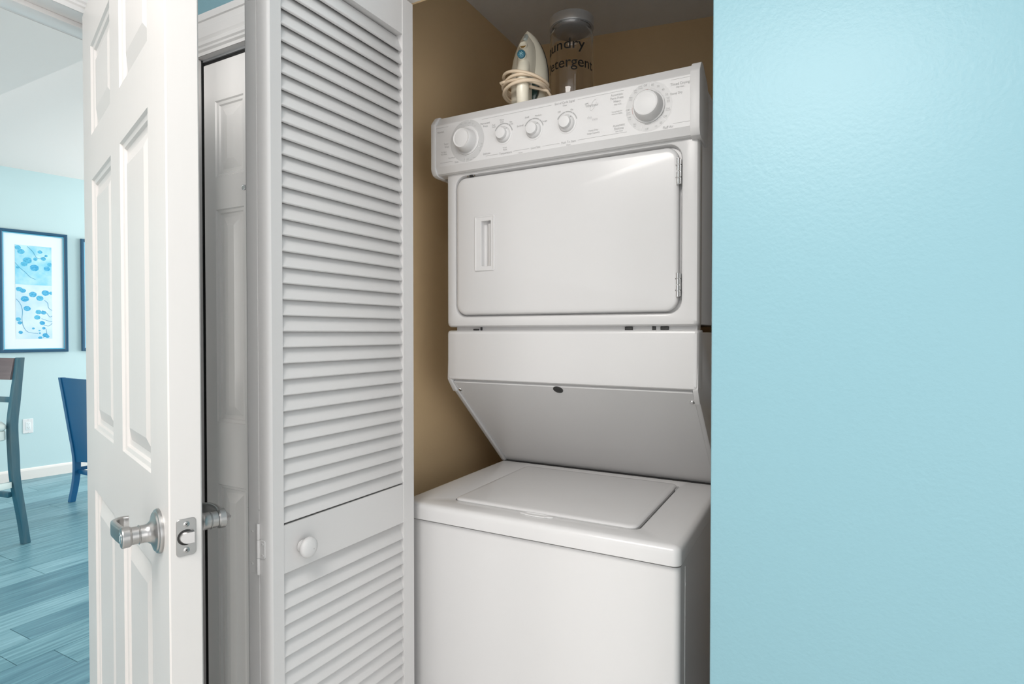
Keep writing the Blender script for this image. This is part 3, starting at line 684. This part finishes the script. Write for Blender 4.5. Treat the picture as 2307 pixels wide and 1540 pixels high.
build('model_script', bm, M['panelgrey'], con, world=False, smooth=False)

# ------------------------------------------------------------------ glass jar on the dryer
JX, JY, JZ = -.6437, 1.565, 1.8505
jar = root('storage_jar', (JX, JY, JZ), 'tall clear glass laundry detergent jar with steel lid standing on the dryer', 'jar')
JR = .0628
jm = lambda p, q, d: (JX + p, JY + q, JZ + d)
bm = bmesh.new()
lathe(bm, [(.052, 0), (JR - .002, .003), (JR, .008), (JR, .263), (JR - .003, .274), (JR - .006, .278), (JR - .006, .285), (JR - .0105, .285), (JR - .0105, .278), (JR - .0065, .272), (JR - .0035, .262), (JR - .0035, .012), (JR - .008, .008), (.002, .007)], jm, 64)
build('jar_body', bm, M['glass'], jar, sharp=60)
bm = bmesh.new()
lathe(bm, [(JR - .006, .2855), (JR + .0005, .2855), (JR + .0012, .287), (JR + .0012, .309), (JR, .312), (JR - .003, .3135), (.002, .314)], jm, 64)
build('jar_lid', bm, M['steel'], jar, sharp=50, label='brushed steel lid')
bm = bmesh.new(); lathe(bm, [(JR - .014, .274), (JR - .0115, .276), (JR - .0115, .2854), (.002, .2854)], jm, 48)
build('lid_plug', bm, M['steel'], jar, sharp=50)
tc_ = Vector((-JX, -JY)).normalized(); rt_ = Vector((-tc_.y, tc_.x))
def jar_text(s, end_deg, arc_deg, z, size):
    bm = bmesh.new()
    vs, fs, (a, b, c, d) = text_mesh(s, res=4, fat=.006)
    me = bpy.data.meshes.new('x')
    tmp = bmesh.new(); V = [tmp.verts.new(v) for v in vs]
    for f in fs:
        try: tmp.faces.new([V[i] for i in f])
        except ValueError: pass
    bmesh.ops.triangulate(tmp, faces=tmp.faces[:])
    for k in range(1, 26):
        xx = a + (b - a) * k / 26
        bmesh.ops.bisect_plane(tmp, geom=tmp.verts[:] + tmp.edges[:] + tmp.faces[:], plane_co=(xx, 0, 0), plane_no=(1, 0, 0))
    for v in tmp.verts:
        t = (v.co.x - b) / (b - a)
        phi = math.radians(end_deg + arc_deg * t)
        q = tc_ * math.cos(phi) + rt_ * math.sin(phi)
        v.co = (JX + q.x * (JR + .0004), JY + q.y * (JR + .0004), JZ + z + v.co.y * size)
    # make strokes heavier
    bmesh.ops.recalc_face_normals(tmp, faces=tmp.faces[:])
    return build('jar_lettering', tmp, M['black'], jar, smooth=False, label='black vinyl lettering')
jar_text('Laundry', 36, 137, .203, .0415)
jar_text('Detergent', 66, 160, .1525, .0415)

# ------------------------------------------------------------------ steam iron with wrapped cord
IX, IY, IZ = -.731, 1.470, 1.8505
iron = root('steam_iron', (IX, IY, IZ), 'cream steam iron standing on its heel with its cord wrapped round it', 'iron', rz=math.radians(13), world=False)
HT = .245
def halfw(z):
    t = min(max(z / HT, 0), 1)
    q = 1 - t
    return .0525 * math.sin(min(q / .5, 1) * PI / 2) ** .52
def iloop(w, h, n=18, back=0.0):
    out = [(w * math.cos(PI * k / n), back - h * (math.sin(PI * k / n) ** .75)) for k in range(n + 1)]
    return [(w, back + .003)] + out + [(-w, back + .003)]
zs = [0, .004, .03, .06, .09, .12, .15, .175, .197, .213, .226, .234, .239, .2425, HT - .0005, HT]
bm = bmesh.new()
loft(bm, [(iloop(max(halfw(z), .0015) - .0015 * (z < .002), .030 + .016 * math.sin(min(z / .2, 1) * PI * .8) * (halfw(z) / .0525)), z) for z in zs], ALONGZ)
build('iron_body', bm, M['cream'], iron, world=False, sharp=60)
bm = bmesh.new()
loft(bm, [([(halfw(z) + .0015, 0.0), (halfw(z) + .0015, .008), (-halfw(z) - .0015, .008), (-halfw(z) - .0015, 0.0)], z + (.002 if z > .244 else 0)) for z in zs], ALONGZ)
build('soleplate', bm, M['sole'], iron, world=False, sharp=50)
# raised saddle that carries window and dial
bm = bmesh.new()
sad = [(.232, .006, .030), (.222, .014, .041), (.205, .0225, .056), (.185, .027, .070), (.165, .0285, .081), (.145, .028, .088), (.125, .026, .091), (.11, .0235, .090), (.098, .019, .084)]
loft(bm, [(iloop(w, h), z) for z, w, h in sad], ALONGZ)
build('iron_saddle', bm, M['cream'], iron, world=False, sharp=60)
bm = bmesh.new()   # handle grip
hp = smoothpts([(0, -.070, .135), (0, -.082, .105), (0, -.085, .07), (0, -.081, .035), (0, -.074, .0085)], 5)
tube(bm, hp, [.0175] * len(hp), 16)
build('iron_handle', bm, M['cream'], iron, world=False, sharp=60)
bm = bmesh.new()
loft(bm, [(rr(-.030, .030, -.078, -.020, .012), 0.0), (rr(-.030, .030, -.078, -.020, .012), .008), (rr(-.024, .024, -.072, -.024, .010), .018)], ALONGZ)
build('heel_rest', bm, M['cream'], iron, world=False, sharp=50)
bm = bmesh.new()   # steam dial, window, nozzle, green panel
lathe(bm, [(.0125, .088), (.0125, .0925), (.0118, .0945)], lambda p, q, d: (p, -d, .150 + q), 28); build('dial_collar', bm, M['cream'], iron, world=False)
bm = bmesh.new(); lathe(bm, [(.0108, .090), (.0112, .098), (.0105, .101), (.0085, .102)], lambda p, q, d: (p, -d, .150 + q), 28); build('steam_dial', bm, M['teal'], iron, world=False, label='teal steam dial')
bm = bmesh.new()
for a in range(3):
    t = a * PI / 3 + .3; c, s = math.cos(t), math.sin(t)
    prism(bm, [(-.006 * c + .0006 * s, -.006 * s - .0006 * c), (.006 * c + .0006 * s, .006 * s - .0006 * c), (.006 * c - .0006 * s, .006 * s + .0006 * c), (-.006 * c - .0006 * s, -.006 * s + .0006 * c)], .1018, .1023, lambda p, q, d: (p, -d, .150 + q))
build('dial_mark', bm, M['ltteal'], iron, world=False, smooth=False)
bm = bmesh.new(); lathe(bm, [(.0105, .0700), (.0105, .0795), (.0095, .0802), (.0086, .0790), (.0084, .0765)], lambda p, q, d: (p, -d + .2 * (q), .183 + q), 26, cap1=True); build('fill_window', bm, M['cream'], iron, world=False)
bm = bmesh.new(); prism(bm, [(.0082 * math.cos(t), .0082 * math.sin(t)) for t in [PI + .25 + (PI - .5) * k / 10 for k in range(11)]], .0766, .0785, lambda p, q, d: (p, -d + .2 * q, .183 + q)); build('water_level', bm, M['amber'], iron, world=False, smooth=False)
bm = bmesh.new(); loft(bm, [(rr(-.0045, .0045, (.205), .230, .004), .028), (rr(-.0045, .0045, .205, .230, .004), .050), (rr(-.0032, .0032, .2065, .2285, .003), .0525)], lambda p, q, d: (p, -d + (.225 - q) * -.9 + .0035, q)); build('spray_nozzle', bm, M['palewin'], iron, world=False, sharp=50)
bm = bmesh.new(); prism(bm, [(.018, .098), (.034, .098), (.037, .080), (.033, .062), (.026, .048), (.018, .040)], .036, .0505, lambda p, q, d: (p, -d, q)); build('logo_panel', bm, M['green'], iron, world=False, bevel=.001)
bm = bmesh.new()
cpts = []
NT = 5.6; N = 150
rj = random.Random(5)
ph = [rj.uniform(0, 6.28) for _ in range(4)]
for i in range(N):
    t = i / (N - 1); a = 2 * PI * NT * t
    k = int(t * NT)
    sw = .0145 * math.sin(t * 9.1 + ph[0]) 
    tilt = .009 * math.sin(t * 7.7 + 1.0)
    zc = .081 + sw + .004 * math.sin(a * 1.0 + ph[1])
    rx = .060 + .004 * math.sin(t * 13) + .003 * ((k % 3) - 1); ry = .062 + .002 * math.sin(t * 17)
    cpts.append((rx * math.cos(a), -.045 + ry * math.sin(a), zc + tilt * math.cos(a) - .006 * math.sin(a)))
cpts += [(.062, -.060, .062), (.062, -.045, .045), (.060, -.030, .030), (.057, -.015, .018), (.048, .016, .010)]
tube(bm, smoothpts(cpts, 2), .0042, 8)
build('power_cord', bm, M['cord'], iron, world=False, sharp=80, label='beige cord wound around the body')

# ------------------------------------------------------------------ dining room things
def picture(name, s0, s1, z0, z1, label, art):
    base = onwall((s0 + s1) / 2, z0, 0)
    rt = root(name, tuple(base), label, 'picture')
    P = lambda p, q, d: onwall(p, q, d)
    bm = bmesh.new()
    def rc(i): return [(s0 + i, z0 + i), (s1 - i, z0 + i), (s1 - i, z1 - i), (s0 + i, z1 - i)]
    loft(bm, [(rc(.0), .001), (rc(0), .022), (rc(.004), .027), (rc(.020), .024), (rc(.027), .018), (rc(.027), .006)], P, True, True)
    build('frame', bm, M['frame'], rt, sharp=20)
    bm = bmesh.new(); loft(bm, [(rc(.026), .014), (rc(.026), .019), (rc(.033), .017), (rc(.033), .010)], P, False, False); build('frame_lip', bm, M['lip'], rt, sharp=20)
    bm = bmesh.new(); loft(bm, [(rc(.030), .006), (rc(.030), .0105)], P, False, True); mb = build('mat_board', bm, M['matb'], rt, smooth=False)
    if art:
        a0, a1, b0, b1 = .041, .290, 1.210, 2.013
        zm = b0 + (b1 - b0) * .58
        bm = bmesh.new()
        for mi, (za, zb) in enumerate(((zm, b1), (b0, zm))):
            f = bm.faces.new([bm.verts.new(P(p, q, .0112)) for p, q in ((a0, za), (a1, za), (a1, zb), (a0, zb))]); f.material_index = mi
        pr_ = build('art_print', bm, [M['art1'], M['art2']], rt, smooth=False, label='blue blossom print')
        rb = random.Random(11)
        # (px, py) on the print in fractions, radius in metres
        bl = [(.16, .93, .024, 1), (.08, .97, .02, 1), (.33, .84, .030, 1), (.24, .80, .022, 1), (.55, .86, .015, 1), (.77, .87, .018, 1), (.68, .94, .016, 1), (.85, .905, .011, 1), (.52, .765, .030, 0), (.87, .765, .022, 0), (.95, .81, .018, 1), (.07, .76, .011, 1),
              (.10, .530, .021, 1), (.20, .515, .020, 0), (.47, .478, .026, 0), (.82, .500, .026, 0), (.98, .50, .015, 1), (.66, .440, .025, 1), (.25, .428, .027, 0), (.31, .325, .024, 0), (.62, .290, .021, 1), (.76, .285, .018, 0), (.58, .232, .021, 1), (.72, .172, .019, 0), (.07, .210, .018, 1), (.11, .172, .015, 0),
              (.47, .112, .0095, 0), (.13, .070, .0145, 0), (.64, .090, .007, 1), (.65, .062, .007, 0), (.76, .115, .012, 0), (.80, .040, .019, 0), (.66, .012, .014, 0), (.86, .025, .014, 0)]
        for mi, nm in ((0, 'blossom'), (1, 'blossom2')):
            bm = bmesh.new()
            for (fx, fy, rad, k) in bl:
                if k != mi: continue
                cx = a0 + fx * (a1 - a0); cz = b0 + fy * (b1 - b0); n = 20
                pts = []
                for i in range(n):
                    t = 2 * PI * i / n; rr_ = rad * (1 + rb.uniform(-.06, .05))
                    pts.append((min(max(cx + rr_ * 1.02 * math.cos(t), a0), a1), min(max(cz + rr_ * .92 * math.sin(t), b0), b1)))
                bm.faces.new([bm.verts.new(P(p, q, .0115 + .0001 * rb.random())) for p, q in pts])
            build('printed_blossom', bm, M[nm], pr_, world=False, smooth=False)
        bm = bmesh.new()
        for path in ([(0, .81), (.12, .76), (.28, .71), (.40, .665), (.55, .64)], [(.33, .99), (.48, .94), (.58, .88), (.70, .87), (.85, .905)], [(.02, .425), (.12, .38), (.18, .31), (.17, .20), (.22, .12), (.35, .07), (.6, .06)],
                     [(.78, .42), (.88, .39), (.90, .34), (1, .31)], [(.72, .31), (.85, .28), (.93, .24), (1, .25)], [(.70, .22), (.85, .20), (1, .185)], [(.76, .15), (.90, .14), (1, .17)], [(.82, .11), (.84, .05), (.74, .015)]):
            pts = smoothpts([(a0 + f * (a1 - a0), b0 + g * (b1 - b0), 0) for f, g in path], 4)
            for p, q in zip(pts, pts[1:]):
                d = (q - p).normalized() * .0016
                bm.faces.new([bm.verts.new(P(u_, w_, .0118)) for u_, w_ in ((p.x - d.y, p.y + d.x), (q.x - d.y, q.y + d.x), (q.x + d.y, q.y - d.x), (p.x + d.y, p.y - d.x))])
        build('printed_branch', bm, M['stem'], pr_, world=False, smooth=False, kind='stuff')
    return rt
picture('framed_print', -.066, .4035, 1.094, 2.139, 'dark framed blue blossom print with white mat on the aqua wall above the outlet', True)
picture('framed_print', .503, .97, 1.098, 2.118, 'dark picture frame on the aqua wall mostly hidden behind the open white door', False)

ol = root('wall_outlet', tuple(onwall(.1158, .396, 0)), 'white duplex wall outlet low on the aqua wall between the two chairs', 'outlet')
bm = bmesh.new(); OR = (.0805, .151, .396, .520)
loft(bm, [rrl(OR, .004, 0, .0005), rrl(OR, .004, 0, .003), rrl(OR, .004, .002, .005)], wmap); build('cover_plate', bm, M['outlet'], ol)
bm = bmesh.new(); OI = (.099, .1325, .424, .492)
loft(bm, [rrl(OI, .003, 0, .005), rrl(OI, .003, 0, .0065), rrl(OI, .003, .001, .007)], wmap); rcp = build('receptacle', bm, M['matb'], ol)
bm = bmesh.new()
for zc in (.441, .475):
    for dx_ in (-.0065, .0065): prism(bm, [(.1158 + dx_ - .0012, zc + .002), (.1158 + dx_ + .0012, zc + .002), (.1158 + dx_ + .0012, zc + .010), (.1158 + dx_ - .0012, zc + .010)], .0068, .0074, wmap)
    prism(bm, [(.1158 + .0024 * math.cos(t), zc - .006 + .0024 * math.sin(t)) for t in [2 * PI * k / 10 for k in range(10)]], .0068, .0074, wmap)
build('outlet_slot', bm, M['arc'], ol, smooth=False)
for zc in (.405, .511):
    bm = bmesh.new(); lathe(bm, [(.0028, .0048), (.0024, .0058)], lambda p, q, d: wmap(.1158 + p, zc + q, d), 12); build('cover_screw', bm, M['arc'], ol)

def leg_curve(parent, x0, x1, pts, m, name='leg'):
    """sabre leg: side profile pts (y_front, y_back, z) between x0 and x1"""
    bm = bmesh.new()
    F_ = smoothpts([(a, z, 0) for a, b, z in pts], 5); B_ = smoothpts([(b, z, 0) for a, b, z in pts], 5)
    loft(bm, [([(x0, f.x), (x1, f.x), (x1, b.x), (x0, b.x)], f.y) for f, b in zip(F_, B_)], ALONGZ)
    return build(name, bm, m, parent, world=False, bevel=.002, seg=1, sharp=30)

# counter stool at the left edge, facing the camera side
th = math.radians(11.5)
lx, ly = .235, .205
lw = Vector((-4.18, 1.63))
rx_ = lw.x - (lx * math.cos(th) - ly * math.sin(th)); ry_ = lw.y - (lx * math.sin(th) + ly * math.cos(th))
st = root('bar_stool', (rx_, ry_, 0), 'tall dark wood bar stool with slatted back and cream seat at left edge', 'stool', rz=th, world=False)
dk = ly - 1.63
prof = [(1.646, 1.685, 0.0), (1.628, 1.667, .15), (1.592, 1.636, .39), (1.583, 1.630, .545), (1.580, 1.625, .72), (1.596, 1.640, .866), (1.616, 1.653, 1.0), (1.632, 1.664, 1.115)]
prof = [(a + dk, b + dk, z) for a, b, z in prof]
for sx in (1, -1):
    xa, xb = sorted((sx * (lx - .035), sx * lx)); leg_curve(st, xa, xb, prof, M['wood'])
for sx in (1, -1):
    xa, xb = sorted((sx * (lx - .035), sx * lx))
    bm = bmesh.new(); loft(bm, [(rr(xa + .006, xb - .002, -.262, -.230, .003, 2), 0), (rr(xa, xb, -.262, -.222, .003, 2), .64)], ALONGZ); build('leg', bm, M['wood'], st, world=False, sharp=40)
bm = bmesh.new()
prism(bm, [(.176, .985), (.200, .985), (.224, 1.112), (.200, 1.112)], -lx + .034, lx - .034, ALONGX); build('top_rail', bm, M['wood2'], st, world=False, bevel=.003, label='brown top rail')
bm = nb((-lx + .034, lx - .034, .172, .192, .852, .884)); build('back_rail', bm, M['wood'], st, world=False, bevel=.003)
bm = bmesh.new(); SRR = (-.225, .222, -.27, .152)
loft(bm, [rrl(SRR, .03, .006, .635), rrl(SRR, .03, 0, .640), rrl(SRR, .03, 0, .685), rrl(SRR, .03, .004, .690)], ALONGZ); build('seat_frame', bm, M['cushion'], st, world=False)
bm = bmesh.new()
loft(bm, [rrl(SRR, .03, .006, .690), rrl(SRR, .03, -.004, .705), rrl(SRR, .03, -.002, .725), rrl(SRR, .04, .012, .745), rrl(SRR, .05, .05, .758)], ALONGZ); build('cushion', bm, M['cushion'], st, world=False, sharp=70)
for sx in (1, -1):
    xa, xb = sorted((sx * (lx - .030), sx * (lx - .006))); bm = nb((xa, xb, -.24, .165, .352, .388)); build('side_stretcher', bm, M['cushion'] if sx > 0 else M['wood'], st, world=False, bevel=.003)  # visible stretcher coloured cream to look lit from above
bm = nb((-lx + .034, lx - .034, .160, .182, .292, .324)); build('rear_stretcher', bm, M['wood'], st, world=False, bevel=.003)
bm = nb((-lx + .034, lx - .034, -.256, -.232, .23, .27)); build('foot_rest', bm, M['wood'], st, world=False, bevel=.003)

# navy dining chair seen from behind
dc = root('dining_chair', (-4.71, 2.50, 0), 'navy dining chair with a solid curved back standing beside the door edge', 'chair', rz=PI, world=False)
def cy2(Y): return 2.50 - Y
bk = [(2.163, 2.200, .934), (2.183, 2.222, .80), (2.204, 2.243, .651), (2.225, 2.266, .50), (2.240, 2.283, .396), (2.249, 2.293, .295), (2.244, 2.284, .16), (2.216, 2.254, 0.0)][::-1]
bk = [(cy2(b), cy2(a), z) for a, b, z in bk]
for sx in (1, -1):
    xa, xb = sorted((sx * .205, sx * .240)); leg_curve(dc, xa, xb, bk, M['navy'], 'leg')
    bm = bmesh.new(); loft(bm, [(rr(xa + .005, xb, -.225, -.195, .003, 2), 0), (rr(xa, xb, -.230, -.190, .003, 2), .40)], ALONGZ); build('leg', bm, M['navy'], dc, world=False, sharp=40)
bm = bmesh.new()
rows = [p for p in bk if p[2] >= .29]; NX = 12
grid = {}
for j, (a, b, z) in enumerate(rows):
    for i in range(NX + 1):
        t = i / NX * 2 - 1; wx = .2055
        dip = .035 * (1 - t * t)
        zz = z - .006 * (1 - t * t) * (j == len(rows) - 1) + .012 * (1 - abs(t)) * (j == 0)
        for s_, yy in ((0, (a + b) / 2 - .008 + dip * -.6), (1, (a + b) / 2 + .012 + dip * -.6)):
            grid[(i, j, s_)] = bm.verts.new((t * wx, yy, zz))
for j in range(len(rows) - 1):
    for i in range(NX):
        for s_ in (0, 1): bm.faces.new([grid[(i, j, s_)], grid[(i + 1, j, s_)], grid[(i + 1, j + 1, s_)], grid[(i, j + 1, s_)]])
for i in range(NX):
    for j in (0, len(rows) - 1): bm.faces.new([grid[(i, j, 0)], grid[(i + 1, j, 0)], grid[(i + 1, j, 1)], grid[(i, j, 1)]])
for j in range(len(rows) - 1):
    for i in (0, NX): bm.faces.new([grid[(i, j, 0)], grid[(i, j + 1, 0)], grid[(i, j + 1, 1)], grid[(i, j, 1)]])
build('backrest', bm, M['navy'], dc, world=False, sharp=40)
bm = bmesh.new(); SRR = (-.225, .225, -.235, .19)
loft(bm, [rrl(SRR, .03, .01, .40), rrl(SRR, .03, 0, .41), rrl(SRR, .03, 0, .455), rrl(SRR, .03, .012, .475), rrl(SRR, .04, .05, .482)], ALONGZ); build('seat', bm, M['navy'], dc, world=False, sharp=60)
bm = nb((-.206, .206, .205, .228, .205, .235)); build('rear_stretcher', bm, M['navy'], dc, world=False, bevel=.002)
for sx in (1, -1):
    bm = nb((sx * .222 - .009, sx * .222 + .009, -.20, .215, .225, .25)); build('side_stretcher', bm, M['navy'], dc, world=False, bevel=.002)

for o, lb, ct in ((d1, 'white six panel door standing open at the left with a satin nickel lever handle', 'door'),
                  (d2, 'narrow white gloss panelled door closed behind the folded louvre door', 'door'),
                  (d3, 'white louvred bifold closet door folded open beside the washer', 'door'),
                  (fl, 'teal grey wood plank floor under the stool and chair', 'floor')):
    o['label'] = lb; o['category'] = ct
for o in bpy.data.objects:
    if o.get('rootloc') is not None: del o['rootloc']
